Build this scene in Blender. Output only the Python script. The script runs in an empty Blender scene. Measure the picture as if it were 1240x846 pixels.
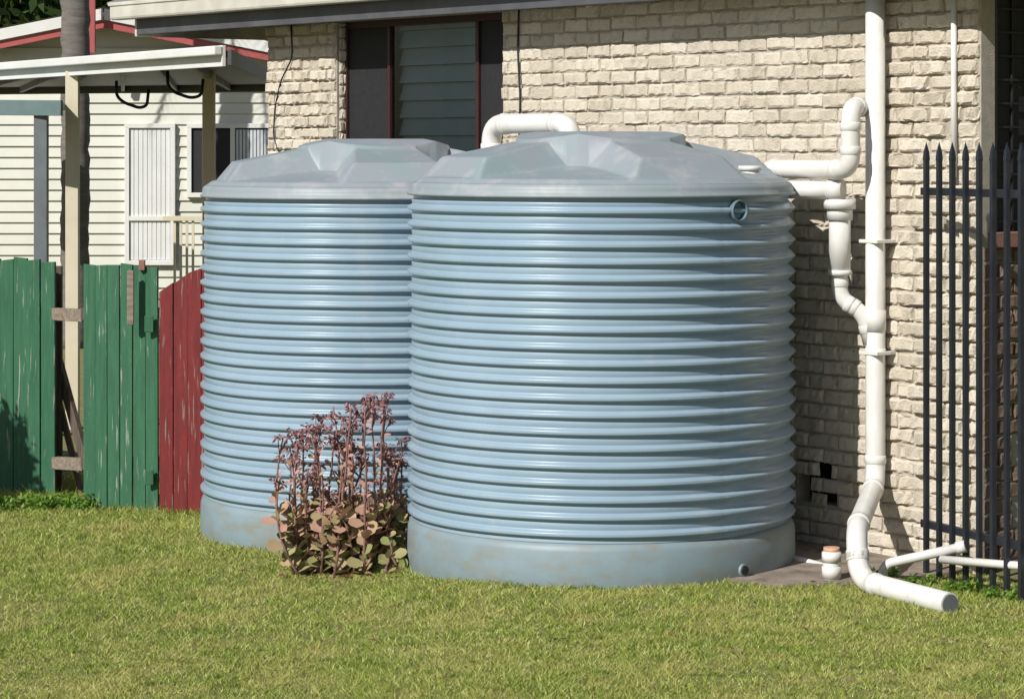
import bpy, math, random
import numpy as np
from mathutils import Vector, Matrix
random.seed(7); rng=np.random.default_rng(7)
sc=bpy.context.scene
F=3196.0; H=2.34; HY=175.0; CX=620.0
# ---------- frames ----------
W0=Vector((1.4925,15.7625,0)); ANG=math.atan2(-.7912,.6115)
DX=Vector((math.cos(ANG),math.sin(ANG),0)); DY=Vector((-math.sin(ANG),math.cos(ANG),0))
def wl(x,y,z): return W0+DX*x+DY*y+Vector((0,0,z))
def along(px,o=0.0):
    t=(px-CX)/F; B=W0-DY*o
    return (t*B.y-B.x)/(DX.x-t*DX.y)
def hz(x,y,py):
    return H-(py-HY)/F*wl(x,y,0).y
def wp(px,py,o):
    x=along(px,o); return wl(x,-o,hz(x,-o,py))
def pt(px,py,Y): return Vector(((px-CX)/F*Y,Y,H-(py-HY)/F*Y))
def gz(x,y=15):
    t=min(1,max(0,(-x-.1)/.9)); t=t*t*(3-2*t); return -.11*t
# ---------- materials ----------
def nt(name):
    m=bpy.data.materials.new(name); m.use_nodes=True
    return m,m.node_tree.nodes,m.node_tree.links,m.node_tree.nodes['Principled BSDF']
def mat(name,c1,c2=None,scale=6,rough=.6,bump=0,bscale=60,stretch=(1,1,1),lo=.35,hi=.65,metal=0,spec=.5,c3=None,c3lo=.6,c3hi=.7,s3=20,st3=(1,1,1),attr=None):
    m,N,L,b=nt(name)
    b.inputs['Roughness'].default_value=rough; b.inputs['Metallic'].default_value=metal
    b.inputs['Specular IOR Level'].default_value=spec
    tc=N.new('ShaderNodeTexCoord')
    def noi(s,st,det=6):
        mp=N.new('ShaderNodeMapping'); mp.inputs['Scale'].default_value=st
        L.new(tc.outputs['Object'],mp.inputs['Vector'])
        n=N.new('ShaderNodeTexNoise'); n.inputs['Scale'].default_value=s; n.inputs['Detail'].default_value=det
        n.inputs['Roughness'].default_value=.6
        L.new(mp.outputs[0],n.inputs['Vector']); return n.outputs['Fac']
    def ramp(f,lo,hi,a,bb):
        r=N.new('ShaderNodeValToRGB'); r.color_ramp.elements[0].position=lo; r.color_ramp.elements[1].position=hi
        r.color_ramp.elements[0].color=(*a,1); r.color_ramp.elements[1].color=(*bb,1); L.new(f,r.inputs[0]); return r.outputs[0]
    if c2 is None: c2=tuple(v*.85 for v in c1)
    col=ramp(noi(scale,stretch),lo,hi,c1,c2)
    if attr:
        a=N.new('ShaderNodeAttribute'); a.attribute_name='rnd'
        mx=N.new('ShaderNodeMix'); mx.data_type='RGBA'; 
        L.new(ramp(a.outputs['Fac'],0,1,attr[0],attr[1]),mx.inputs[7]); L.new(col,mx.inputs[6]); mx.inputs[0].default_value=attr[2]
        col=mx.outputs[2]
    if c3:
        mx=N.new('ShaderNodeMix'); mx.data_type='RGBA'
        L.new(ramp(noi(s3,st3),c3lo,c3hi,(0,0,0),(1,1,1)),mx.inputs[0]); L.new(col,mx.inputs[6]); mx.inputs[7].default_value=(*c3,1); col=mx.outputs[2]
    L.new(col,b.inputs['Base Color'])
    if bump:
        bp=N.new('ShaderNodeBump'); bp.inputs['Strength'].default_value=bump; bp.inputs['Distance'].default_value=.01
        L.new(noi(bscale,stretch),bp.inputs['Height']); L.new(bp.outputs[0],b.inputs['Normal'])
    return m
M_brick=mat('split_brick',(.68,.61,.50),(.55,.485,.385),14,.95,1,90,attr=((.73,.665,.56),(.48,.42,.33),.55),c3=(.31,.265,.21),c3lo=.57,c3hi=.8,s3=13)
M_brick_shade=mat('brown_brick',(.20,.14,.10),(.14,.10,.08),14,.95,.8,90,attr=((.22,.16,.12),(.12,.08,.06),.5))  # end wall's shade put into the colour, darker than the front brick
M_mortar=mat('mortar',(.42,.38,.32),(.34,.31,.26),20,.95,.4,120)
M_tank=mat('tank_plastic',(.285,.385,.465),(.255,.35,.43),2.2,.28,.05,300,c3=(.37,.43,.47),c3lo=.58,c3hi=.85,s3=3,st3=(1,1,.35))
M_base=mat('tank_base',(.23,.305,.345),(.205,.265,.295),4,.5,.05,200,c3=(.23,.225,.19),c3lo=.45,c3hi=.75,s3=6,st3=(1,1,2))
M_lid=mat('tank_lid',(.24,.305,.32),(.28,.295,.33),2.5,.5,.08,200,c3=(.40,.40,.41),c3lo=.52,c3hi=.8,s3=6)
M_black=mat('black',(.012,.012,.013),(.02,.02,.02),10,.6)
M_steel=mat('black_steel',(.016,.018,.024),(.026,.028,.034),8,.4)
M_pvc=mat('white_pvc',(.73,.72,.69),(.65,.63,.59),7,.35,c3=(.42,.38,.31),c3lo=.58,c3hi=.85,s3=9,st3=(1,1,.4))
M_orange=mat('orange_plastic',(.62,.36,.24),(.5,.28,.18),10,.7)
M_frame=mat('maroon_frame',(.05,.018,.018),(.04,.015,.015),10,.4)
M_screen=mat('fly_screen',(.018,.018,.02),(.012,.012,.014),30,.7)
M_reflect=mat('blind_slat',(.36,.45,.48),(.30,.40,.43),3,.6)  # slats behind the centre pane imitate lined grey-blue reflections in the glass
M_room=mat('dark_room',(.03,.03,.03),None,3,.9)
M_gutter=mat('cream_gutter',(.62,.60,.53),(.5,.48,.42),5,.4)
M_fascia=mat('grey_fascia',(.10,.10,.11),(.07,.07,.08),5,.5)
M_soffit=mat('soffit',(.35,.33,.30),None,5,.8)
M_roof=mat('metal_roof',(.25,.24,.23),(.2,.19,.18),5,.6)
M_sill=mat('sill_brick',(.30,.15,.11),(.24,.12,.09),20,.9,.4,80)
M_conc=mat('concrete',(.30,.25,.20),(.20,.16,.13),6,.95,.6,60,c3=(.10,.08,.055),c3lo=.5,c3hi=.7,s3=5)
M_green=mat('green_paint',(.022,.10,.05),(.035,.14,.07),5,.6,.5,40,stretch=(6,6,.6),c3=(.27,.29,.25),c3lo=.61,c3hi=.67,s3=7,st3=(6,6,.45))
M_red=mat('red_paint',(.19,.018,.018),(.12,.013,.014),5,.55,.5,40,stretch=(6,6,.6),c3=(.20,.15,.13),c3lo=.60,c3hi=.66,s3=7,st3=(6,6,.45))
M_wood=mat('weathered_wood',(.16,.12,.09),(.08,.06,.05),8,.9,.5,40,stretch=(5,5,.6))
M_rail=mat('rail_wood',(.30,.25,.19),(.17,.13,.1),8,.9,.5,40,stretch=(1,5,5))
M_cream=mat('cream_paint',(.66,.60,.45),(.6,.54,.4),4,.5)
M_white=mat('white_paint',(.74,.74,.72),(.66,.66,.63),2,.5)
M_siding=mat('weatherboard',(.64,.64,.57),(.57,.57,.50),1.5,.55)
M_blindw=mat('white_blind',(.62,.65,.68),(.5,.54,.58),3,.6)
M_redtrim=mat('red_trim',(.42,.09,.09),(.35,.08,.08),5,.5)
M_teal=mat('teal_metal',(.13,.20,.20),(.1,.16,.16),4,.5)
M_gpost=mat('grey_post',(.16,.18,.19),(.12,.13,.14),4,.5)
M_palm=mat('palm_bark',(.20,.18,.16),(.12,.11,.10),3,.95,.8,25,stretch=(1,1,6))
M_bark=mat('bark',(.12,.09,.07),(.07,.05,.04),8,.95,.6,30)
M_soil=mat('lawn_soil',(.14,.15,.04),(.22,.19,.08),9,.98,.6,90,c3=(.26,.21,.11),c3lo=.55,c3hi=.7,s3=3)
M_stem=mat('plant_stem',(.26,.13,.11),(.17,.09,.08),10,.7)
def leafmat(name,ca,cb,cc,tr=.3,pscale=1.2,patch=None):
    m,N,L,b=nt(name); b.inputs['Roughness'].default_value=.55; b.inputs['Specular IOR Level'].default_value=.3
    a=N.new('ShaderNodeAttribute'); a.attribute_name='rnd'
    r=N.new('ShaderNodeValToRGB'); r.color_ramp.elements[0].color=(*ca,1); r.color_ramp.elements[1].color=(*cc,1)
    e=r.color_ramp.elements.new(.5); e.color=(*cb,1); L.new(a.outputs['Fac'],r.inputs[0]); col=r.outputs[0]
    if patch:
        g=N.new('ShaderNodeNewGeometry')
        def lay(col,sc_,lo,hi,amt,c,det):
            n=N.new('ShaderNodeTexNoise'); n.inputs['Scale'].default_value=sc_; n.inputs['Detail'].default_value=det; n.inputs['Roughness'].default_value=.65
            L.new(g.outputs['Position'],n.inputs['Vector']); q=N.new('ShaderNodeValToRGB'); q.color_ramp.elements[0].position=lo; q.color_ramp.elements[1].position=hi
            L.new(n.outputs['Fac'],q.inputs[0]); mm=N.new('ShaderNodeMath'); mm.operation='MULTIPLY'; mm.inputs[1].default_value=amt; L.new(q.outputs[0],mm.inputs[0])
            mx=N.new('ShaderNodeMix'); mx.data_type='RGBA'; L.new(mm.outputs[0],mx.inputs[0]); L.new(col,mx.inputs[6]); mx.inputs[7].default_value=(*c,1); return mx.outputs[2]
        col=lay(col,pscale,.45,.62,.75,patch,6)
        col=lay(col,7.0,.52,.66,.6,(.12,.20,.03),5)
        col=lay(col,11.0,.58,.68,.6,(.72,.66,.36),5)
    L.new(col,b.inputs['Base Color'])
    t=N.new('ShaderNodeBsdfTranslucent'); L.new(col,t.inputs[0]); ms=N.new('ShaderNodeMixShader'); ms.inputs[0].default_value=tr
    L.new(b.outputs[0],ms.inputs[1]); L.new(t.outputs[0],ms.inputs[2]); L.new(ms.outputs[0],N['Material Output'].inputs[0]); return m
M_grass=leafmat('grass_blades',(.15,.24,.025),(.33,.41,.06),(.74,.70,.30),.3,2.4,patch=(.54,.50,.17))
M_leafp=leafmat('succulent_leaf',(.24,.28,.10),(.46,.31,.19),(.50,.27,.25),.15)
M_flow=leafmat('succulent_flower',(.16,.07,.07),(.30,.14,.14),(.46,.28,.27),.15)
M_tree=leafmat('tree_leaf',(.02,.045,.012),(.045,.085,.02),(.09,.15,.03),.3)
M_weed=leafmat('weed_leaf',(.06,.14,.02),(.14,.27,.03),(.25,.36,.07),.35)
M_litter=leafmat('dry_leaf',(.10,.045,.025),(.2,.10,.05),(.34,.22,.12),.1)
m,N,L,b=nt('window_glass'); M_glass=m
N.remove(b); tr=N.new('ShaderNodeBsdfTransparent'); tr.inputs[0].default_value=(.75,.82,.85,1); gl=N.new('ShaderNodeBsdfGlossy'); gl.inputs['Roughness'].default_value=.02
fr=N.new('ShaderNodeFresnel'); fr.inputs[0].default_value=1.6; ms=N.new('ShaderNodeMixShader')
L.new(fr.outputs[0],ms.inputs[0]);L.new(tr.outputs[0],ms.inputs[1]);L.new(gl.outputs[0],ms.inputs[2]);L.new(ms.outputs[0],N['Material Output'].inputs[0])
# ---------- helpers ----------
col=sc.collection
def empty(name,loc=(0,0,0),rz=0):
    e=bpy.data.objects.new(name,None); e.location=loc; e.rotation_euler=(0,0,rz); e.empty_display_size=.2; col.objects.link(e); return e
def put(o,parent,local=False):
    col.objects.link(o)
    if parent:
        o.parent=parent
        if not local:
            mw=Matrix.Translation(parent.location)@parent.rotation_euler.to_matrix().to_4x4()
            o.matrix_parent_inverse=mw.inverted()
def mk(name,v,f,mt,parent=None,smooth=False,local=False,bevel=0,rnd=None):
    me=bpy.data.meshes.new(name)
    if isinstance(v,np.ndarray):
        f=np.asarray(f); k=f.shape[1]
        me.vertices.add(len(v)); me.vertices.foreach_set('co',v.astype(np.float32).ravel())
        me.loops.add(f.size); me.loops.foreach_set('vertex_index',f.astype(np.int32).ravel())
        me.polygons.add(len(f)); me.polygons.foreach_set('loop_start',np.arange(0,f.size,k,dtype=np.int32))
        try: me.polygons.foreach_set('loop_total',np.full(len(f),k,dtype=np.int32))
        except Exception: pass
        me.update(calc_edges=True)
    else:
        me.from_pydata([tuple(p) for p in v],[],f); me.update()
    if rnd is not None:
        a=me.attributes.new('rnd','FLOAT','POINT'); a.data.foreach_set('value',np.asarray(rnd,dtype=np.float32))
    me.materials.append(mt)
    me.polygons.foreach_set('use_smooth',[smooth]*len(me.polygons))
    o=bpy.data.objects.new(name,me); put(o,parent,local)
    if bevel:
        bm=o.modifiers.new('b','BEVEL'); bm.width=bevel; bm.segments=2; bm.limit_method='ANGLE'
    return o
BF=[(0,3,2,1),(4,5,6,7),(0,1,5,4),(1,2,6,5),(2,3,7,6),(3,0,4,7)]
def box(name,x,y,z,mt,parent=None,local=False,bevel=.004):
    v=[(x[0],y[0],z[0]),(x[1],y[0],z[0]),(x[1],y[1],z[0]),(x[0],y[1],z[0]),(x[0],y[0],z[1]),(x[1],y[0],z[1]),(x[1],y[1],z[1]),(x[0],y[1],z[1])]
    return mk(name,v,BF,mt,parent,False,local,bevel)
def prism(name,poly,z0,z1,mt,parent=None,bevel=0):
    n=len(poly); v=[(p[0],p[1],z0) for p in poly]+[(p[0],p[1],z1) for p in poly]
    f=[tuple(range(n))[::-1],tuple(range(n,2*n))]+[(i,(i+1)%n,(i+1)%n+n,i+n) for i in range(n)]
    return mk(name,v,f,mt,parent,False,False,bevel)
def beam(name,a,b,w,h,mt,parent=None,bevel=.003):
    a=Vector(a);b=Vector(b); d=(b-a).normalized(); up=Vector((0,0,1)) if abs(d.z)<.95 else Vector((0,1,0))
    s=d.cross(up).normalized(); u=s.cross(d).normalized(); v=[]
    for p in (a,b):
        for i,j in ((-1,-1),(1,-1),(1,1),(-1,1)): v.append(p+s*i*w/2+u*j*h/2)
    return mk(name,v,[(0,1,2,3),(7,6,5,4),(0,4,5,1),(1,5,6,2),(2,6,7,3),(3,7,4,0)],mt,parent,False,False,bevel)
def fillet(pts,r):
    out=[Vector(pts[0])]; joints=[]
    for i in range(1,len(pts)-1):
        p=Vector(pts[i]); a=(Vector(pts[i-1])-p); c=(Vector(pts[i+1])-p)
        rr=min(r,a.length*.48,c.length*.48); A=p+a.normalized()*rr; C=p+c.normalized()*rr
        joints+= [(A,a.normalized()),(C,c.normalized())]
        for k in range(9):
            t=k/8; out.append(A*(1-t)**2+p*2*t*(1-t)+C*t*t)
    out.append(Vector(pts[-1])); return out,joints
def tubegeo(path,r,seg=18,cap=True):
    v=[];f=[];n=len(path); d0=(path[1]-path[0]).normalized(); nrm=d0.orthogonal().normalized()
    for i,p in enumerate(path):
        d=(path[min(i+1,n-1)]-path[max(i-1,0)]).normalized(); nrm=(nrm-d*nrm.dot(d)).normalized(); bn=d.cross(nrm)
        ri=r[i] if isinstance(r,(list,tuple)) else r
        for k in range(seg):
            a=2*math.pi*k/seg; v.append(p+nrm*math.cos(a)*ri+bn*math.sin(a)*ri)
    for i in range(n-1):
        for k in range(seg): f.append((i*seg+k,i*seg+(k+1)%seg,(i+1)*seg+(k+1)%seg,(i+1)*seg+k))
    if cap: f.append(tuple(range(seg))[::-1]); f.append(tuple(range((n-1)*seg,n*seg)))
    return v,f
def shade(o):
    for p in o.data.polygons: p.use_smooth=len(p.vertices)<=4
def tube(name,pts,r,mt,parent=None,fr=.1,seg=18,collars=False):
    path,j=fillet(pts,fr) if len(pts)>2 else ([Vector(p) for p in pts],[])
    v,f=tubegeo(path,r,seg); o=mk(name,v,f,mt,parent,True); shade(o)
    if collars:
        for i,(p,d) in enumerate(j):
            a,b2=tubegeo([p-d*.006,p-d*.002,p+d*.038,p+d*.041],[r*1.02,r*1.09,r*1.09,r*1.02],seg); q=mk(f'{name}_collar_{i}',a,b2,mt,parent,True); shade(q)
    return o
def disc(name,c,nrm,r,depth,mt,parent=None,seg=24):
    c=Vector(c);nrm=Vector(nrm).normalized(); v,f=tubegeo([c-nrm*depth/2,c+nrm*depth/2],r,seg); o=mk(name,v,f,mt,parent,True); shade(o); return o
# ---------- brick walls ----------
def bricks(name,origin,da,dn,a0,a1,z0,z1,mt,parent,openings=[],holes=[],amp=lambda a:.007,seed=1):
    R=np.random.default_rng(seed); V=[];FF=[];RN=[]; nv=0
    BL=.24;CH=.086; nx,nz=11,6; c=0; z=z0
    while z<z1-.02:
        zt=min(z+CH,z1); a=a0-(BL/2 if c%2 else 0)
        while a<a1:
            s,e=max(a,a0),min(a+BL,a1); segs=[(s,e)]
            for (oa,ob,oc,od) in openings+holes:
                if z+CH*.5>oc and z+CH*.5<od:
                    ns=[]
                    for (p,q) in segs:
                        if q<=oa or p>=ob: ns.append((p,q))
                        else:
                            if p<oa: ns.append((p,oa))
                            if q>ob: ns.append((ob,q))
                    segs=ns
            for (p,q) in segs:
                if q-p<.05: continue
                jz=R.normal(0,.0012); p2,q2=p+.004+R.uniform(0,.002),q-.004-R.uniform(0,.002); zb,zc=z+.004+jz,zt-.004+jz
                A=np.concatenate([[0,.004],np.linspace(.016,(q2-p2)-.016,nx-4),[(q2-p2)-.004,q2-p2]])+p2
                Z=np.concatenate([[0,.004],np.linspace(.014,(zc-zb)-.014,nz-4),[(zc-zb)-.004,zc-zb]])+zb
                am=amp((p+q)/2); D=np.full((nz,nx),-.006)
                low=R.uniform(0,am,(1,1))+np.interp(np.linspace(0,1,nx),[0,.33,.66,1],R.uniform(-am,am,4))[None,:]*.8+np.interp(np.linspace(0,1,nz),[0,.5,1],R.uniform(-am,am,3))[:,None]*.6
                D[1:-1,1:-1]=(low+R.uniform(-am*.6,am*.6,(nz,nx))+.004)[1:-1,1:-1]; D[2:-2,2:-2]+=am*.6
                D=np.maximum(D,-.006)
                AA,ZZ=np.meshgrid(A,Z); AA=AA+R.normal(0,.0018,AA.shape); ZZ=ZZ+R.normal(0,.0022,ZZ.shape)
                P=np.array(origin)[None,None,:]+AA[...,None]*np.array(da)+D[...,None]*np.array(dn)+ZZ[...,None]*np.array([0,0,1.])
                V.append(P.reshape(-1,3)); idx=np.arange(nx*nz).reshape(nz,nx)+nv
                FF.append(np.stack([idx[:-1,:-1],idx[:-1,1:],idx[1:,1:],idx[1:,:-1]],-1).reshape(-1,4)); RN.append(np.full(nx*nz,R.random())); nv+=nx*nz
            a+=BL
        z+=CH;c+=1
    return mk(name,np.concatenate(V),np.concatenate(FF),mt,parent,False,True,0,np.concatenate(RN))
house=empty('brick_house',W0,ANG)
xL=along(325);xR=along(1188);wa=along(408);wb=along(609);wz0,wz1=2.0,3.235
ZT=3.3
ax=along(972);bx=along(1006)
holes=[(ax-.05,ax+.07,.25,.42),(bx-.03,bx+.05,.25,.34),(bx-.09,bx,.42,.5)]
pier=along(1076)
bricks('front_wall_bricks',(0,0,-.2),(1,0,0),(0,-1,0),xL,xR,0,ZT+.2,M_brick,house,[(wa,wb,wz0+.2,wz1+.2)],[(h[0],h[1],h[2]+.2,h[3]+.2) for h in holes],amp=lambda a:.017 if (a>pier or a<wa) else .009)
for i,(a,b2,c,d) in enumerate([(xL,wa,-.2,ZT),(wb,ax-.05,-.2,ZT),(wa,wb,-.2,wz0),(wa,wb,wz1,ZT),(ax-.05,bx+.05,.5,ZT),(ax-.05,bx+.05,-.2,.25),(bx+.05,xR,-.2,ZT)]):
    box(f'mortar_{i}',(a,b2),(.002,.11),(c,d),M_mortar,house,True,0)
box('vent_back',(ax-.1,bx+.1),(.112,.14),(.2,.55),M_black,house,True,0)
bricks('reveal_bricks',(wa,0,-.2),(0,1,0),(1,0,0),.014,.12,wz0+.2,wz1+.2,M_brick,house,seed=4)
ew0,ew1=.10,2.6
sillz=1.86
bricks('end_wall_bricks',(xR,0,-.2),(0,1,0),(1,0,0),0.012,ew1,0,sillz+.12,M_brick_shade,house,seed=9,holes=[(.25,.38,.45,.63),(.55,.68,.45,.63),(.25,.38,.8,.97)])
box('end_mortar',(xR-.1,xR-.008),(.115,ew1),(-.2,sillz),M_mortar,house,True,0)
box('end_sill',(xR-.05,xR+.05),(.06,ew1),(sillz-.085,sillz),M_sill,house,True,.005)
box('end_screen',(xR-.07,xR-.05),(.112,ew1),(sillz,3.3),M_screen,house,True,0)
box('corner_return',(xR-.1,xR-.008),(.112,.14),(sillz,3.3),M_frame,house,True,0)
for i in range(14):
    y=.16+i*.13; box(f'screen_bar_{i}',(xR-.049,xR-.035),(y,y+.012),(sillz,3.3),M_black,house,True,0)
for i in range(11):
    z=sillz+.05+i*.13; box(f'screen_rail_{i}',(xR-.034,xR-.024),(.14,ew1),(z,z+.012),M_black,house,True,0)
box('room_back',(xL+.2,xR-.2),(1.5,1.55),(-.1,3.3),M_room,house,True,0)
box('left_wall',(xL,xL+.1),(.112,6),(-.2,3.3),M_brick,house,True,0)
fy=.07
def wbox(n,a,b2,c,d,mt,y0=fy,y1=fy+.05): return box(n,(a,b2),(y0,y1),(c,d),mt,house,True,.003)
m1=along(461);m2=along(567)
wbox('window_frame_top',wa,wb,wz1-.05,wz1,M_frame); wbox('window_sill',wa,wb,wz0,wz0+.05,M_frame)
for i,(a,w) in enumerate([(wa,.03),(m1-.015,.03),(m2-.01,.035),(wb-.035,.035)]): wbox(f'window_mullion_{i}',a,a+w,wz0+.05,wz1-.05,M_frame,fy-.003,fy+.047)
wbox('window_screen_1',wa+.03,m1-.015,wz0+.05,wz1-.05,M_screen,fy+.02,fy+.03)
wbox('window_screen_2',m2+.025,wb-.035,wz0+.05,wz1-.05,M_screen,fy+.02,fy+.03)
mk('window_glass',[(m1+.015,fy+.02,wz0+.05),(m2-.01,fy+.02,wz0+.05),(m2-.01,fy+.02,wz1-.05),(m1+.015,fy+.02,wz1-.05)],[(0,1,2,3)],M_glass,house,False,True)
z=wz0+.03;i=0
while z<wz1:
    mk(f'blind_slat_{i}',[(m1,.16,z),(m2,.16,z),(m2,.20,z+.122),(m1,.20,z+.122)],[(0,1,2,3)],M_reflect,house,False,True); z+=.125;i+=1
# eave
ex0=along(168,.3); 
box('fascia',(ex0,xR+1.2),(-.32,-.30),(3.215,3.34),M_fascia,house,True,.004)
box('gutter',(ex0-.25,xR+1.2),(-.43,-.325),(3.335,3.46),M_gutter,house,True,.02)
box('gutter_lip',(ex0-.25,xR+1.2),(-.44,-.425),(3.445,3.475),M_gutter,house,True,.005)
box('soffit',(ex0,xR+1.2),(-.298,6),(3.302,3.33),M_soffit,house,True,0)
box('barge_board',(ex0-.03,ex0-.001),(-.32,6),(3.20,3.42),M_gutter,house,True,.004)
mk('roof',[(ex0-.3,-.42,3.46),(xR+1.2,-.42,3.46),(xR+1.2,5,5.2),(ex0-.3,5,5.2),(ex0-.3,-.42,3.48),(xR+1.2,-.42,3.48),(xR+1.2,5,5.22),(ex0-.3,5,5.22)],BF,M_roof,house,False,True)
c1=[wp(352,20,.03),wp(354,70,.03),wp(340,98,.04),wp(333,130,.03),wp(331,165,.03),wp(338,185,.03),wp(345,200,.03)]
tube('wall_cable',c1,.006,M_black,house,.05,8)
tube('wall_cable_2',[wp(629,-10,.03),wp(627,60,.03),wp(630,120,.03),wp(628,190,.03)],.007,M_black,house,.05,8)
# ---------- tanks ----------
def tank(cx,cy,z0,sz,rot,fit):
    e=empty('water_tank',(cx,cy,z0))
    NS=360; R=1.070; A=.033; zb=.235; zt=2.03; NR=20; per=(zt-zb)/NR
    th=np.linspace(0,2*np.pi,NS,endpoint=False)
    def sm(t): t=np.clip(t,0,1); return t*t*(3-2*t)
    tdeg=(np.degrees(th)+180)%360-180
    w=np.clip((tdeg-35)/24,0,1)*sm((112-tdeg)/30)*fit
    seam=np.where(np.abs(tdeg-35)<.6,.003,0)*fit
    rows=[]
    for i in range(NR*20+1):
        z=zb+per*i/20; p=(i/20)%1.0
        bump=sm((.25-np.abs(p-.5))/.17); tri=max(0,1-abs(p-.5)/.5)**.8
        v=(bump*(1-w)+tri*w)*(A+.014*w) if 0<i<NR*20 else np.zeros(NS)
        bul=.005*np.cos(2*np.pi*(p))*(1-w)
        rows.append((R-.016*w+v+bul-seam,z))
    one=np.ones(NS)
    def lathe(name,rows,mt):
        n=len(rows); V=np.zeros((n,NS,3))
        for k,(r,z) in enumerate(rows): V[k,:,0]=cx+r*np.sin(th);V[k,:,1]=cy-r*np.cos(th);V[k,:,2]=z0+z*sz
        idx=np.arange(n*NS).reshape(n,NS); nx=np.roll(idx,-1,1)
        Fc=np.stack([idx[:-1],nx[:-1],nx[1:],idx[1:]],-1).reshape(-1,4)
        return mk(name,V.reshape(-1,3),Fc,mt,e,True)
    lathe('tank_wall',rows+[(one*(R-.006),zt+.006),(one*(R-.006),zt+.02),(one*R,zt+.06)],M_tank)
    lathe('tank_base',[(one*(R+.014),-.06),(one*(R+.022),.0),(one*(R+.030),.03),(one*(R+.029),.10),(one*(R+.026),.19),(one*(R+.018),.215),(one*(R-.0),.235),(one*(R-.01),.24)],M_base)
    lathe('lid_skirt',[(one*(R-.012),zt+.026),(one*(R+.022),zt+.026),(one*(R+.030),zt+.03),(one*(R+.030),zt+.042),(one*(R+.018),zt+.047),(one*(R+.016),zt+.070),(one*(R+.010),zt+.088),(one*(R-.004),zt+.098)],M_lid)
    NRR=130; rho=np.linspace(0,1,NRR)**.9*(R-.003); RR,TT=np.meshgrid(rho,th,indexing='ij')
    X=RR*np.sin(TT);Y=-RR*np.cos(TT)
    q=RR/R; base=.115*(1-q**1.25)+.022*sm((1-q)/.05)
    Z=base.copy()
    for k in range(4):
        a=math.radians(rot+90*k); d=(math.sin(a),-math.cos(a)); al=X*d[0]+Y*d[1]; ac=X*d[1]-Y*d[0]
        hw=.26+.10*np.clip(al,0,1)
        top=.262-.13*np.clip((al-.28)/.66,0,1)
        arm=np.minimum(top,base+np.minimum((hw-np.abs(ac))*1.2,(.97-al)*1.1)); arm[al<0]=-1
        Z=np.maximum(Z,arm)
    ca,sa=math.cos(math.radians(rot)),math.sin(math.radians(rot))
    mx_=np.maximum(np.abs(X*ca+Y*sa),np.abs(X*sa-Y*ca))
    cen=.345-mx_*.22; cen=np.minimum(cen,.285); cen=np.where(RR<.48,cen,-1)
    cen=np.minimum(cen,.262+np.maximum(0,(.47-mx_)*.25))
    Z=np.maximum(Z,cen)
    V=np.stack([cx+X,cy+Y,z0+(zt+.098+Z)*sz],-1)
    idx=np.arange(NRR*NS).reshape(NRR,NS); nx=np.roll(idx,-1,1)
    Fc=np.stack([idx[:-1],idx[1:],nx[1:],nx[:-1]],-1).reshape(-1,4)
    mk('tank_lid',V.reshape(-1,3),Fc,M_lid,e,True)
    return e
T1=tank(.505,15.0,0,1.0,-62,1)
T2=tank(-.878,16.8,-.11,1.03,-78,0)
def on_tank(cx,cy,px_off,z,r):
    a=math.asin(px_off/235); n=Vector((math.sin(a),-math.cos(a),0)); return Vector((cx,cy,z))+n*r,n
M_port=mat('port_dark',(.13,.21,.24),None,5,.5)
p,n=on_tank(.505,15,153,1.985,1.072)
def ringobj(name,c,n,r0,r1,dep,mt,parent,seg=28):
    u=n.orthogonal().normalized(); w=n.cross(u); V=[];Fq=[]
    prof=[(r1,-dep),(r1,dep*.8),(r1*.97,dep),(r0*1.03,dep),(r0,dep*.8),(r0,-dep*.6),(.001,-dep*.6)]
    for rr,dd in prof:
        for k in range(seg): a=2*math.pi*k/seg; V.append(c+n*dd+u*math.cos(a)*rr+w*math.sin(a)*rr)
    for i in range(len(prof)-1):
        for k in range(seg): Fq.append((i*seg+k,i*seg+(k+1)%seg,(i+1)*seg+(k+1)%seg,(i+1)*seg+k))
    return mk(name,V,Fq,mt,parent,False)
ringobj('port_socket',p,n,.050,.058,.036,M_port,T1)
p,n=on_tank(.505,15,157,.055,1.1); disc('outlet_ring',p,n,.034,.03,M_base,T1); disc('outlet_plug',p+n*.014,n,.026,.012,M_black,T1)
# ---------- pipes ----------
rp=.056
dp=empty('downpipe',wp(1060,400,.1))
A=wp(1060,-60,.1); x1=along(1060,.1); B=wl(x1,-.1,.43)
Cc=Vector((1.818,13.95,.30)); D=Vector((1.822,13.85,.055)); E=Vector((2.19,13.2,.045))
tube('downpipe_main',[A,B,Cc,D,E],rp,M_pvc,dp,.12,20,True)
disc('downpipe_mouth',E+(E-D).normalized()*.002,E-D,rp*.86,.006,M_gpost,dp)
for i,py in enumerate((292,427)):
    q=wp(1060,py,.1); box(f'pipe_clamp_{i}',(x1-.072,x1+.072),(-.160,0),(q.z-.01,q.z+.01),M_pvc,house,True,.003)
q=wl(x1,-.1,hz(x1,-.1,388)); disc('joint_1',q,(0,0,1),rp*1.09,.12,M_pvc,dp); q=wl(x1,-.1,hz(x1,-.1,425)); disc('joint_2',q,(0,0,1),rp*1.07,.03,M_pvc,dp)
tp=empty('overflow_trap_pipe',wp(1017,300,.22))
o=.22; X0=along(1017,o); 
tube('trap_pipe',[wl(X0,-o,hz(X0,-o,250)),wl(X0,-o,hz(X0,-o,362)),wl(along(1046,.14),-.14,hz(X0,-o,378)),wl(along(1056,.1),-.11,hz(X0,-o,415))],.045,M_pvc,tp,.09,18,True)
disc('trap_body',wl(X0,-o,hz(X0,-o,292)),(0,0,1),.062,.36,M_pvc,tp); disc('trap_collar',wl(X0,-o,hz(X0,-o,247)),(0,0,1),.092,.055,M_pvc,tp); disc('trap_collar_2',wl(X0,-o,hz(X0,-o,258)),(0,0,1),.074,.08,M_pvc,tp)
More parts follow.
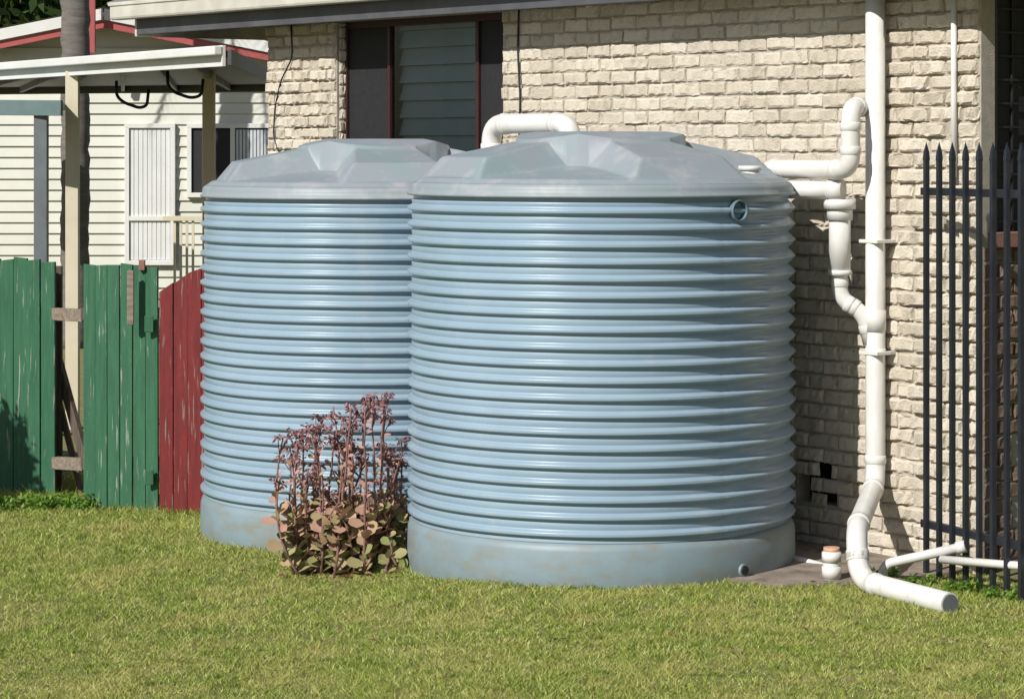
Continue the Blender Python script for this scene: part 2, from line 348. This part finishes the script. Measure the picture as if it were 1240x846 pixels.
disc('trap_ring',wl(X0,-o,hz(X0,-o,330)),(0,0,1),.067,.03,M_pvc,tp)
ip=empty('inlet_pipe',wp(980,205,.3)); o=.3
def w2(px,py,o): x=along(px,o); return wl(x,-o,hz(x,-o,py))
zz=w2(980,205,.3).z
def lv(px,o,z): x=along(px,o); return wl(x,-o,z)
tube('inlet_run',[lv(930,.3,zz-.09),lv(930,.3,zz),lv(1030,.3,zz),lv(1030,.3,w2(1030,130,.3).z),lv(1044,.12,w2(1030,130,.3).z)],.054,M_pvc,ip,.09,20,True)
disc('inlet_open_end',lv(1045,.115,w2(1030,130,.3).z),DX,.05,.05,M_black,ip)
z3=w2(1000,230,.28).z; tube('overflow_run',[lv(945,.42,z3),lv(1018,.26,z3)],.052,M_pvc,ip,.05,20); disc('overflow_collar',lv(1012,.27,z3),lv(1012,.27,z3)-lv(945,.42,z3),.06,.09,M_pvc,ip)
d=(lv(1018,.26,z3)-lv(945,.42,z3)).normalized(); disc('overflow_mouth',lv(1018,.26,z3)+d*.004,d,.046,.006,M_black,ip)
q=pt(908,211,14.85); disc('lid_cap',q-Vector((0,0,.02)),(0,0,1),.055,.09,M_pvc,T1); disc('lid_cap_top',q+Vector((0,0,.035)),(0,0,1),.066,.025,M_pvc,T1)
bp=empty('bridging_pipe',pt(640,150,16.8))
zb=2.34+25*16.8/F
P1=Vector(((595-CX)/F*17.0,17.0,zb)); P2=Vector(((692-CX)/F*16.35,16.35,zb))
tube('bridging_run',[P1-Vector((0,0,.45)),P1,P2,P2-Vector((0,0,.35))],.064,M_pvc,bp,.13,20,True)
sp=empty('garden_drain_pipe',(2,14.2,.1))
tube('drain_run',[pt(1069,712,14.1),pt(1069,683,14.1),pt(1165,662,13.95)],.026,M_pvc,sp,.06,14); tube('drain_run_2',[pt(1140,677,13.98),pt(1300,690,13.3)],.022,M_pvc,sp,.05,14)
d=pt(1165,662,13.95)-pt(1069,683,14.1); disc('drain_cap',pt(1164,662,13.95),d,.033,.05,M_pvc,sp)
tube('drain_run_3',[pt(960,678,14.75),pt(1000,688,14.6)],.03,M_pvc,sp,.05,14)
st=empty('inspection_pipe_stub',(1.707,14.1,0)); disc('stub_body',(1.707,14.1,.085),(0,0,1),.046,.17,M_pvc,st); disc('stub_cap',(1.707,14.1,.178),(0,0,1),.043,.026,M_orange,st); disc('stub_ring',(1.707,14.1,.14),(0,0,1),.052,.05,M_pvc,st); disc('stub_ring_2',(1.707,14.1,.06),(0,0,1),.052,.06,M_pvc,st)
cd=empty('wall_conduit',wp(1155,100,.03)); tube('conduit',[wp(1155,-30,.04),wp(1155,100,.04),wp(1155,215,.04)],.017,M_pvc,cd,.02,10)
# ---------- steel fence ----------
sf=empty('steel_picket_fence',(2.245,14.3,0)); fa=Vector((2.245,14.3,0)); fd=Vector((2.606-2.245,13.5-14.3,0)).normalized()
for i in range(14):
    p=fa+fd*(.125*i); pr=.0125
    s=fd.cross(Vector((0,0,1)))
    def ring(rr,z): return [p+fd*a*rr+s*b2*rr+Vector((0,0,z)) for a,b2 in ((-1,-1),(1,-1),(1,1),(-1,1))]
    v=ring(pr,.0)+ring(pr,2.25)+ring(pr*1.15,2.262)+ring(pr*.9,2.30)+[p+Vector((0,0,2.355))]
    f=[(0,3,2,1)]+[(k*4+j,k*4+(j+1)%4,k*4+4+(j+1)%4,k*4+4+j) for k in range(3) for j in range(4)]+[(12+j,12+(j+1)%4,16) for j in range(4)]
    mk(f'picket_{i}',v,f,M_steel,sf)
e=fa+fd*1.8; off=fd.cross(Vector((0,0,1)))*-.03
for k,z in enumerate((2.085,.28)): beam(f'rail_{k}',fa-fd*.08+off+Vector((0,0,z)),e+off+Vector((0,0,z)),.035,.042,M_steel,sf)
# ---------- wooden fence & gate ----------
wf=empty('green_wooden_fence',(-3,18,0))
def planks(parent,name,pxa,ya,pxb,yb,n,topf,zb,mt,th=.02,jit=.012):
    a=Vector(((pxa-CX)/F*ya,ya,0)); b2=Vector(((pxb-CX)/F*yb,yb,0)); d=(b2-a); L2=d.length; d.normalize(); w=L2/n; s=d.cross(Vector((0,0,1)))
    for i in range(n):
        p=a+d*(w*i+.003); q=a+d*(w*(i+1)-.003); t0=topf(i/n)+random.uniform(-jit,jit); t1=topf((i+1)/n)+random.uniform(-jit,jit)*.5; o2=s*random.uniform(-.006,.006); tilt=d*random.uniform(-.005,.005)
        v=[]
        for ss in (-th/2,th/2):
            v+= [p+s*ss+o2+Vector((0,0,zb)),q+s*ss+o2+Vector((0,0,zb)),q+s*ss+o2+tilt+Vector((0,0,t1)),p+s*ss+o2+tilt+Vector((0,0,t0))]
        mk(f'{name}_{i}',v,[(0,1,2,3),(7,6,5,4),(0,4,5,1),(1,5,6,2),(2,6,7,3),(3,7,4,0)],mt,parent,False,False,.003)
planks(wf,'paling_l',-330,20.2,67,18.25,26,lambda t:1.585-.05*t,-.13,M_green,jit=.02)
planks(wf,'paling_r',101,17.85,192,17.6,6,lambda t:1.53,-.14,M_green,jit=.018)
rg=empty('red_wooden_gate',(-2.2,17.5,0))
planks(rg,'gate_board',193,17.6,262,17.35,4,lambda t:1.36+.19*math.sin(min(1,t*1.0)*1.45),-.11,M_red)
planks(wf,'paling_far',262,17.6,420,17.9,9,lambda t:1.5,-.11,M_red)
for i,py in enumerate((380,560)):
    beam(f'fence_rail_{i}',pt(66,py,18.28),pt(103,py+2,17.95),.05,.085,M_rail,wf); beam(f'fence_railb_{i}',pt(66,py,18.35),pt(-330,py-6,20.3),.05,.085,M_wood,wf)
    beam(f'fence_railc_{i}',pt(100,py,17.95),pt(192,py,17.7),.05,.085,M_wood,wf)
beam('gap_post',pt(71,322,18.42),pt(71,610,18.42),.05,.05,M_wood,wf)
beam('gap_brace',pt(64,415,18.5),pt(104,560,18.3),.04,.07,M_wood,wf); beam('gap_brace_2',pt(70,480,18.45),pt(100,600,18.4),.04,.05,M_wood,wf)
for i,(py,h) in enumerate(((392,.11),(577,.10))):
    c=pt(181,py,17.59); box(f'hinge_plate_{i}',(c.x-.03,c.x+.03),(c.y-.03,c.y-.012),(c.z-h/2,c.z+h/2),M_green,wf,False,.004)
c=pt(159,360,17.6); box('bare_batten',(c.x-.022,c.x+.022),(c.y-.05,c.y-.02),(c.z-.18,c.z+.18),M_rail,wf,False,.004)
c=pt(172,320,17.63); box('post_cap',(c.x-.02,c.x+.02),(c.y-.02,c.y+.02),(c.z-.04,c.z+.03),M_sill,wf,False,.004)
# ---------- carport ----------
cp=empty('carport',(-3.3,21,0))
Aa=(-2.16,20.0);Bb=(-4.95,24.7);Cb=(-7.6,31.5);Db=(-2.5,29)
prism('carport_roof',[Aa,Bb,Cb,Db],3.0,3.05,M_fascia,cp)
beam('carport_fascia',(Aa[0]-.02,Aa[1]-.02,3.01),(Bb[0]-.02,Bb[1]-.02,3.01),.03,.16,M_white,cp); beam('carport_gutter',(Aa[0]-.06,Aa[1]-.05,3.05),(Bb[0]-.06,Bb[1]-.05,3.05),.07,.07,M_white,cp,.01)
beam('carport_side',(Aa[0]+.02,Aa[1],3.0),(Db[0]+.02,Db[1],3.0),.03,.12,M_fascia,cp)
beam('carport_rear',(Cb[0],Cb[1],2.98),(Db[0],Db[1],2.98),.05,.12,M_fascia,cp)
for i in range(7):
    t=(i+1)/8; a=Vector((*Aa,2.97)).lerp(Vector((*Bb,2.97)),t); b2=Vector((*Db,2.97)).lerp(Vector((*Cb,2.97)),t); beam(f'rafter_{i}',a,b2,.04,.06,M_fascia,cp)
q=Vector(((88-CX)/F*22.75,22.75,0)); box('carport_post',(q.x-.055,q.x+.055),(q.y-.05,q.y+.05),(-.12,2.97),M_cream,cp); 
q=pt(253,80,24.); box('carport_post_2',(q.x-.055,q.x+.055),(q.y-.05,q.y+.05),(-.12,2.99),M_cream,cp)
for i,(xa,ya,xb) in enumerate(((141,116,178),(203,104,244))):
    tube(f'hook_{i}',[pt(xa,ya-18,23),pt(xa,ya,23),pt(xa+8,ya+8,23),pt(xa+28,ya+15,23),pt(xb,ya+12,23),pt(xb+2,ya-8,23)],.014,M_black,cp,.06,8)
ln=empty('lean_to_awning',(-4,22,0))
beam('awning_edge',pt(-60,130,22.2),pt(75,131,22),.05,.13,M_teal,ln); 
v0=pt(-60,124,22.2);v1=pt(75,125,22); prism('awning_roof',[(v0.x,v0.y),(v1.x,v1.y),(v1.x-.4,v1.y+3),(v0.x-1,v0.y+3)],2.66,2.69,M_teal,ln)
q=pt(50,145,22.1); box('awning_post',(q.x-.055,q.x+.055),(q.y-.05,q.y+.05),(-.12,2.6),M_gpost,ln)
# ---------- neighbouring house ----------
nh=empty('weatherboard_house',(-5,34,0)); Yh=34.0
v=[];f=[];z=-.2;k=0
while z<3.5:
    for X in (-10.5,-1.0): v+=[(X,Yh-.028,z),(X,Yh,z+.14),(X,Yh-.028,z+.14)]
    b0=k*6; f+=[(b0,b0+3,b0+4,b0+1),(b0+1,b0+4,b0+5,b0+2)]; z+=.14;k+=1
mk('weatherboards',v,f,M_siding,nh)
px=-5.2;pz=3.97
def gab(x): return pz-abs(x-px)*.2
mk('gable_infill',[(-10,Yh+.01,3.0),(-1,Yh+.01,3.0),(-1,Yh+.01,gab(-1)),(px,Yh+.01,pz),(-10,Yh+.01,gab(-10))],[(0,1,2,3,4)],M_siding,nh)
for i,xe in enumerate((-10,-1)):
    beam(f'barge_{i}',(px,Yh-.4,pz+.03),(xe,Yh-.4,gab(xe)+.03),.04,.14,M_white,nh); beam(f'red_trim_{i}',(px,Yh-.36,pz-.1),(xe,Yh-.36,gab(xe)-.1),.04,.09,M_redtrim,nh)
    mk(f'roof_{i}',[(px,Yh-.42,pz+.12),(xe,Yh-.42,gab(xe)+.12),(xe,Yh+8,gab(xe)+.12),(px,Yh+8,pz+.12)],[(0,1,2,3)],M_roof,nh)
beam('red_post',pt(112,-40,33.4),pt(112,64,33.4),.07,.07,M_redtrim,nh)
def win(n,xa,xb,za,zb2,glass,bars):
    y=Yh-.05
    box(n+'_pane',(xa,xb),(y-.005,y+.04),(za,zb2),glass,nh,False,0)
    for j,(a,b2,c,d) in enumerate([(xa-.06,xa,za,zb2),(xb,xb+.06,za,zb2),(xa-.06,xb+.06,zb2,zb2+.06),(xa-.06,xb+.06,za-.06,za)]+bars): box(f'{n}_frame_{j}',(a,b2),(y-.04,y+.03),(c,d),M_white,nh,False,.004)
win('sash_window',-4.92,-4.39,.85,2.55,M_blindw,[(-4.92,-4.39,1.36,1.42)])
for j in range(9):
    x=-4.91+j*.058; box(f'sheer_fold_{j}',(x,x+.045),(Yh-.062,Yh-.056),(.86,2.54),M_white,nh,False,0)
win('wide_window',-4.12,-2.9,1.72,2.55,M_screen,[(-3.98,-3.94,1.72,2.55),(-3.62,-3.56,1.72,2.55)])
for j in range(15):
    x=-3.55+j*.045; box(f'blind_{j}',(x,x+.034),(Yh-.062,Yh-.057),(1.74,2.53),M_blindw,nh,False,0)
for j in range(4):
    x=-4.17+j*.075; box(f'baluster_{j}',(x,x+.03),(Yh-1.5,Yh-1.47),(.5,1.4),M_cream,nh,False,0)
box('balustrade_rail',(-4.3,-3.2),(Yh-1.53,Yh-1.44),(1.4,1.46),M_cream,nh,False,.004)
# ---------- trees ----------
def leaves(name,centers,n,size,mt,parent,seed=1,flat=.8):
    R=np.random.default_rng(seed); C=np.array([c[:3] for c in centers]); S=np.array([c[3] for c in centers])
    k=R.integers(0,len(C),n); d=R.normal(size=(n,3)); d/=np.linalg.norm(d,axis=1)[:,None]; r=R.random(n)**.45
    P=C[k]+d*(r*S[k])[:,None]*np.array([1,1,flat])
    u=R.normal(size=(n,3));u/=np.linalg.norm(u,axis=1)[:,None]; w=np.cross(u,R.normal(size=(n,3)));w/=np.linalg.norm(w,axis=1)[:,None]
    s=size*R.uniform(.6,1.4,n)[:,None]
    V=np.stack([P-u*s,P+w*s*.4,P+u*s,P-w*s*.4],1).reshape(-1,3); Fc=np.arange(4*n).reshape(-1,4)
    rn=np.repeat(np.clip(R.normal(.5,.25,n)+(d[:,2]*.15),0,1),4)
    return mk(name,V,Fc,mt,parent,False,rnd=rn)
pl=empty('palm_tree',pt(91,300,31.8)); v,f=tubegeo([Vector((pl.location.x+random.uniform(-.012,.012),31.8,-.12+i*.12)) for i in range(58)],[.165+(.012 if i%2 else 0) for i in range(58)],24); mk('trunk',v,f,M_palm,pl,True)
for i in range(16):
    a=i*2.4; base=Vector((pl.location.x,31.8,6.8)); d=Vector((math.cos(a),math.sin(a),0)); path=[base+d*(t*2.2)+Vector((0,0,.9*t-1.9*t*t)) for t in np.linspace(0,1,9)]
    v,f=tubegeo(path,.02,6); mk(f'frond_rib_{i}',v,f,M_weed,pl)
    V=[];Fq=[];RN=[]
    for j,t in enumerate(np.linspace(.1,1,30)):
        p=base+d*(t*2.2)+Vector((0,0,.9*t-1.9*t*t)); s=d.cross(Vector((0,0,1)))
        for sg in(-1,1):
            b0=len(V); tip=p+s*sg*.5*(1.1-t)+d*.15-Vector((0,0,.18)); V+=[p,p+d*.03,tip]; Fq.append((b0,b0+1,b0+2)); RN+=[random.random()]*3
    mk(f'frond_{i}',V,Fq,M_tree,pl,rnd=RN)
def tree(x,y,h,r,n,seed,leaf=.16):
    e=empty('tree',(x,y,0)); R=random.Random(seed); cs=[]
    v,f=tubegeo([Vector((x,y,-.2)),Vector((x+.1,y,h*.3)),Vector((x-.1,y,h*.7))],[.25,.18,.08],10); mk('trunk',v,f,M_bark,e,True)
    for i in range(26):
        a=R.uniform(0,6.28); rr=r*math.sqrt(R.random()); z=h*.62+R.uniform(-.42,.38)*h; c=(x+rr*math.cos(a),y+rr*math.sin(a),z,r*R.uniform(.2,.36)); cs.append(c)
        if i<9: v,f=tubegeo([Vector((x,y,h*.35)),Vector(c[:3])],[.09,.03],6); mk(f'limb_{i}',v,f,M_bark,e)
    leaves('crown',cs,n,leaf,M_tree,e,seed); return e
for i,(px_,y,h,r) in enumerate(((-60,46,7,3.2),(40,52,8,3.4),(150,50,7.5,3),(260,55,8,3.4),(360,50,7,3.2),(-180,48,8,3.5))): tree((px_-CX)/F*y,y,h,r,9000,i+3)
sh=empty('garden_shrub',(-4.95,16.9,0)); leaves('shrub_leaves',[(-4.95+random.uniform(-.35,.35),16.9+random.uniform(-.35,.35),.3+random.uniform(0,1.7),.3) for _ in range(24)],6500,.05,M_tree,sh,5)  # unseen shrub, added out of frame to cast shadow on the green fence
v,f=tubegeo([Vector((-4.95,16.9,-.12)),Vector((-4.93,16.9,1.3))],[.05,.02],8); mk('shrub_stem',v,f,M_bark,sh)
# ---------- ground ----------
xs=np.concatenate([[-300,-100,-40,-15],np.linspace(-6,5,120),[15,40,100,300]]); ys=np.concatenate([[-100,-20,5],np.linspace(10,20,60),[26,40,80,200,500]])
XX,YY=np.meshgrid(xs,ys); ZZ=np.vectorize(gz)(XX); V=np.stack([XX,YY,ZZ],-1).reshape(-1,3); idx=np.arange(XX.size).reshape(XX.shape)
mk('ground',V,np.stack([idx[:-1,:-1],idx[:-1,1:],idx[1:,1:],idx[1:,:-1]],-1).reshape(-1,4),M_soil,None,True)
cs=empty('concrete_slab',wl(.5,-.5,0))
poly=[wl(-.5,-.0,0),wl(-.5,-.6,0),wl(.5,-1.2,0),wl(.95,-1.38,0),wl(1.42,-1.15,0),wl(1.62,-.75,0),wl(1.7,-.0,0)]
prism('slab',[(p.x,p.y) for p in poly],-.05,.022,M_conc,cs)
def inside(P):
    x,y=P[:,0],P[:,1]; k=((x-.505)**2+(y-15)**2<1.09**2)|((x+.878)**2+(y-16.8)**2<1.09**2)
    rx=x-W0.x; ry=y-W0.y; lx=rx*DX.x+ry*DX.y; ly=rx*DY.x+ry*DY.y
    k|=(ly>-.02); k|=(lx>-.6)&(lx<1.62)&(ly>-np.interp(lx,[-.6,.5,.95,1.42,1.62],[.6,1.15,1.33,1.1,.72])+.03*np.sin(lx*23)); return ~k
def field(n,x0,x1,y0,y1,hm):
    P=np.stack([rng.uniform(x0,x1,n),rng.uniform(y0,y1,n)],1); P=P[inside(P)]; P=P[np.abs(P[:,0])<P[:,1]*.25]; return P,np.full(len(P),hm)
S=[field(200000,-3.4,3.4,10.7,13,.017),field(150000,-4.2,3.4,13,15.5,.020),field(120000,-4.6,0,15.5,19.5,.025)]
P=np.concatenate([s[0] for s in S]); hm=np.concatenate([s[1] for s in S])
pn=.5+.25*np.sin(P[:,0]*2.1+np.sin(P[:,1]*1.7)*2)+.25*np.sin(P[:,1]*3.3+np.cos(P[:,0]*2.7)*2)
pn2=np.sin(P[:,0]*23+np.sin(P[:,1]*17)*2)*np.sin(P[:,1]*19+np.cos(P[:,0]*13)*2)
d1=np.hypot(P[:,0]-.505,P[:,1]-15)-1.09; d2=np.hypot(P[:,0]+.878,P[:,1]-16.8)-1.09
edge=np.clip(1-np.minimum(np.abs(d1),np.abs(d2))/.07,0,1); fn=np.clip(1-np.abs((P[:,1]-17.55)-(-(P[:,0]+2.1))*.55)/.25,0,1)*(P[:,0]<-2)
n=len(P); h=hm*rng.uniform(.4,1.6,n)*(.75+.4*pn+.45*pn2)+edge*rng.uniform(0,.02,n)+fn*rng.uniform(0,.07,n)
t=np.clip((-P[:,0]-.1)/.9,0,1); z=-.11*(t*t*(3-2*t))
a=rng.uniform(0,2*np.pi,n); w=rng.uniform(.002,.004,n)*(1+(P[:,1]-11)*.05); b=rng.uniform(0,2*np.pi,n); ln_=h*rng.uniform(.3,2.0,n)
B0=np.stack([P[:,0]+np.cos(a)*w,P[:,1]+np.sin(a)*w,z-.003],1);B1=np.stack([P[:,0]-np.cos(a)*w,P[:,1]-np.sin(a)*w,z-.003],1);TP=np.stack([P[:,0]+np.cos(b)*ln_,P[:,1]+np.sin(b)*ln_,z+h],1)
V=np.stack([B0,B1,TP],1).reshape(-1,3); rn=np.repeat(np.clip(rng.normal(.42,.32,n)-.2*fn,0,1),3)
mk('grass',V,np.arange(3*n).reshape(-1,3),M_grass,None,False,rnd=rn)
V=[];Fq=[];RN=[]
R=random.Random(3)
for i in range(190):
    if i<120: x=R.uniform(-2.6,2.6); y=R.uniform(11.2,14.2)
    else: x=-.92+R.gauss(0,.3); y=14.98+R.gauss(0,.10)
    if math.hypot(x-.505,y-15)<1.15: continue
    zz_=gz(x)+R.uniform(.012,.03); a_=R.uniform(0,6.28); l_=R.uniform(.010,.026) if i<120 else R.uniform(.02,.045); dd=Vector((math.cos(a_),math.sin(a_),R.uniform(-.3,.3))); ss=Vector((-math.sin(a_),math.cos(a_),R.uniform(-.4,.4))); c=Vector((x,y,zz_)); b0=len(V)
    V+=[c-dd*l_,c+ss*l_*.4,c+dd*l_,c-ss*l_*.4]; Fq.append((b0,b0+1,b0+2,b0+3)); RN+=[R.random()]*4
mk('fallen_leaves',V,Fq,M_litter,None,rnd=RN)
wd=empty('weed_clump',(-3.2,18,0)); leaves('weed_leaves',[(pt(px_,600,18.0).x,17.75+random.uniform(-.1,.15),-.08,random.uniform(.05,.11)) for px_ in (8,20,35,50,60,75,85,95,105,115)],1600,.022,M_weed,wd,8)
wd2=empty('weed_clump',(2.1,14.2,0)); leaves('weed_leaves',[(1.95+.09*i,14.25-.09*i+random.uniform(-.08,.05),.02,random.uniform(.04,.08)) for i in range(9)],900,.018,M_weed,wd2,9)
# ---------- succulent ----------
fl=empty('flowering_succulent_plant',(-.93,15.15,-.1)); SV=[];SF=[];LV=[];LF=[];LR=[];GV=[];GF=[];GR=[]
def leaf(p,d,up,L2,W2,V,Fq,Rn,c):
    s=d.cross(up).normalized(); u=s.cross(d).normalized(); b0=len(V)
    pts=[(0,0,0),(.25,.28,.04),(.6,.5,.08),(.9,.3,.06),(1,0,.02),(.9,-.3,.06),(.6,-.5,.08),(.25,-.28,.04),(.55,0,-.02)]
    for a_,b_,c_ in pts: V.append(p+d*a_*L2+s*b_*W2+u*c_*L2)
    for k in range(8): Fq.append((b0+k,b0+(k+1)%8,b0+8))
    Rn+= [c]*9
R=random.Random(21)
specs=[]
for i in range(46): specs.append((-.90+max(-.33,min(.26,R.gauss(0,.17))),R.uniform(.16,.40),0))
for i in range(20): specs.append((-.86+max(-.30,min(.24,R.gauss(0,.15))),R.uniform(.42,.66),0))
for i in range(36):
    bx_=R.uniform(-1.26,-.64); top=1.04-abs(bx_+.89)*.62; specs.append((bx_,R.uniform(.62,1.0)*top,1))
for bx_,hgt,tall in specs:
    by_=15.13+R.gauss(0,.08); zb_=gz(bx_)
    lean=Vector((R.gauss(0,.06)+(bx_+.93)*.10,R.gauss(0,.05),0)); path=[]; cur=R.gauss(0,.03)
    for k in range(9):
        t=k/8; path.append(Vector((bx_,by_,zb_))+lean*t+Vector((cur*math.sin(t*3.1)+R.gauss(0,.004),R.gauss(0,.004),hgt*t)))
    v,f=tubegeo(path,[.0085-.004*k/8 for k in range(9)],6); b0=len(SV); SV+=v; SF+=[tuple(q+b0 for q in ff) for ff in f]
    nl=int(hgt*(34 if tall else 40))
    for j in range(nl):
        t=(j+R.random())/nl*.93; k=min(7,int(t*8)); p=path[k].lerp(path[k+1],t*8-k); a_=j*1.57+R.uniform(-.5,.5); zz_=p.z-zb_
        sz_=(.10 if zz_<.36 else .058)*R.uniform(.6,1.2)*(1-.25*t)
        if tall and zz_>.45 and R.random()<.15: continue
        d=Vector((math.cos(a_),math.sin(a_),R.uniform(-.1,1.3))).normalized(); leaf(p,d,Vector((R.gauss(0,.5),-.6+R.gauss(0,.4),1)).normalized(),sz_,sz_*(.8 if zz_<.36 else .55),LV,LF,LR,min(1,max(0,.15+zz_*1.1+R.gauss(0,.22))))
    if tall:
        top=path[-1]
        for br in range(R.randint(2,4)):
            ba=R.uniform(0,6.28); tip=top+Vector((math.cos(ba)*.045,math.sin(ba)*.045,R.uniform(-.05,.04))); v,f=tubegeo([path[-2],tip],.003,5); b0=len(SV); SV+=v; SF+=[tuple(q+b0 for q in ff) for ff in f]
            for j in range(15):
                a_=R.uniform(0,6.28); q=tip+Vector((math.cos(a_)*R.uniform(0,.022),math.sin(a_)*R.uniform(0,.022),R.uniform(-.015,.02))); d=Vector((math.cos(a_)*.7,math.sin(a_)*.7,R.uniform(-1.2,.1))).normalized()
                leaf(q,d,Vector((R.gauss(0,1),R.gauss(0,1),1)).normalized(),R.uniform(.02,.036),.015,GV,GF,GR,R.random())
mk('stems',SV,SF,M_stem,fl,True); mk('leaves',LV,LF,M_leafp,fl,True,rnd=LR); mk('flower_heads',GV,GF,M_flow,fl,False,rnd=GR)
# ---------- light ----------
az=math.radians(38); el=math.radians(38)
w=bpy.data.worlds.new('World'); sc.world=w; w.use_nodes=True; N=w.node_tree.nodes; bg=N['Background']; sk=N.new('ShaderNodeTexSky'); sk.sky_type='NISHITA'; sk.sun_disc=False
sk.sun_elevation=el; sk.sun_rotation=math.pi+az; w.node_tree.links.new(sk.outputs[0],bg.inputs[0]); bg.inputs[1].default_value=.065
l=bpy.data.lights.new('sun','SUN'); l.energy=5.0; l.angle=math.radians(.5); l.color=(1,.97,.915); lo=bpy.data.objects.new('sun',l); col.objects.link(lo); lo.location=(-5,-5,10)
lo.rotation_euler=Vector((math.sin(az)*math.cos(el),math.cos(az)*math.cos(el),-math.sin(el))).to_track_quat('-Z','Y').to_euler()
cam=bpy.data.cameras.new('camera'); co=bpy.data.objects.new('camera',cam); col.objects.link(co); co.location=(0,0,H); co.rotation_euler=(math.pi/2,0,0)
cam.sensor_width=36; cam.lens=F/1240*36; cam.shift_y=-(423-HY)/1240; cam.clip_end=2000; sc.camera=co
sc.view_settings.view_transform='Standard'; sc.view_settings.look='None'; sc.view_settings.exposure=0
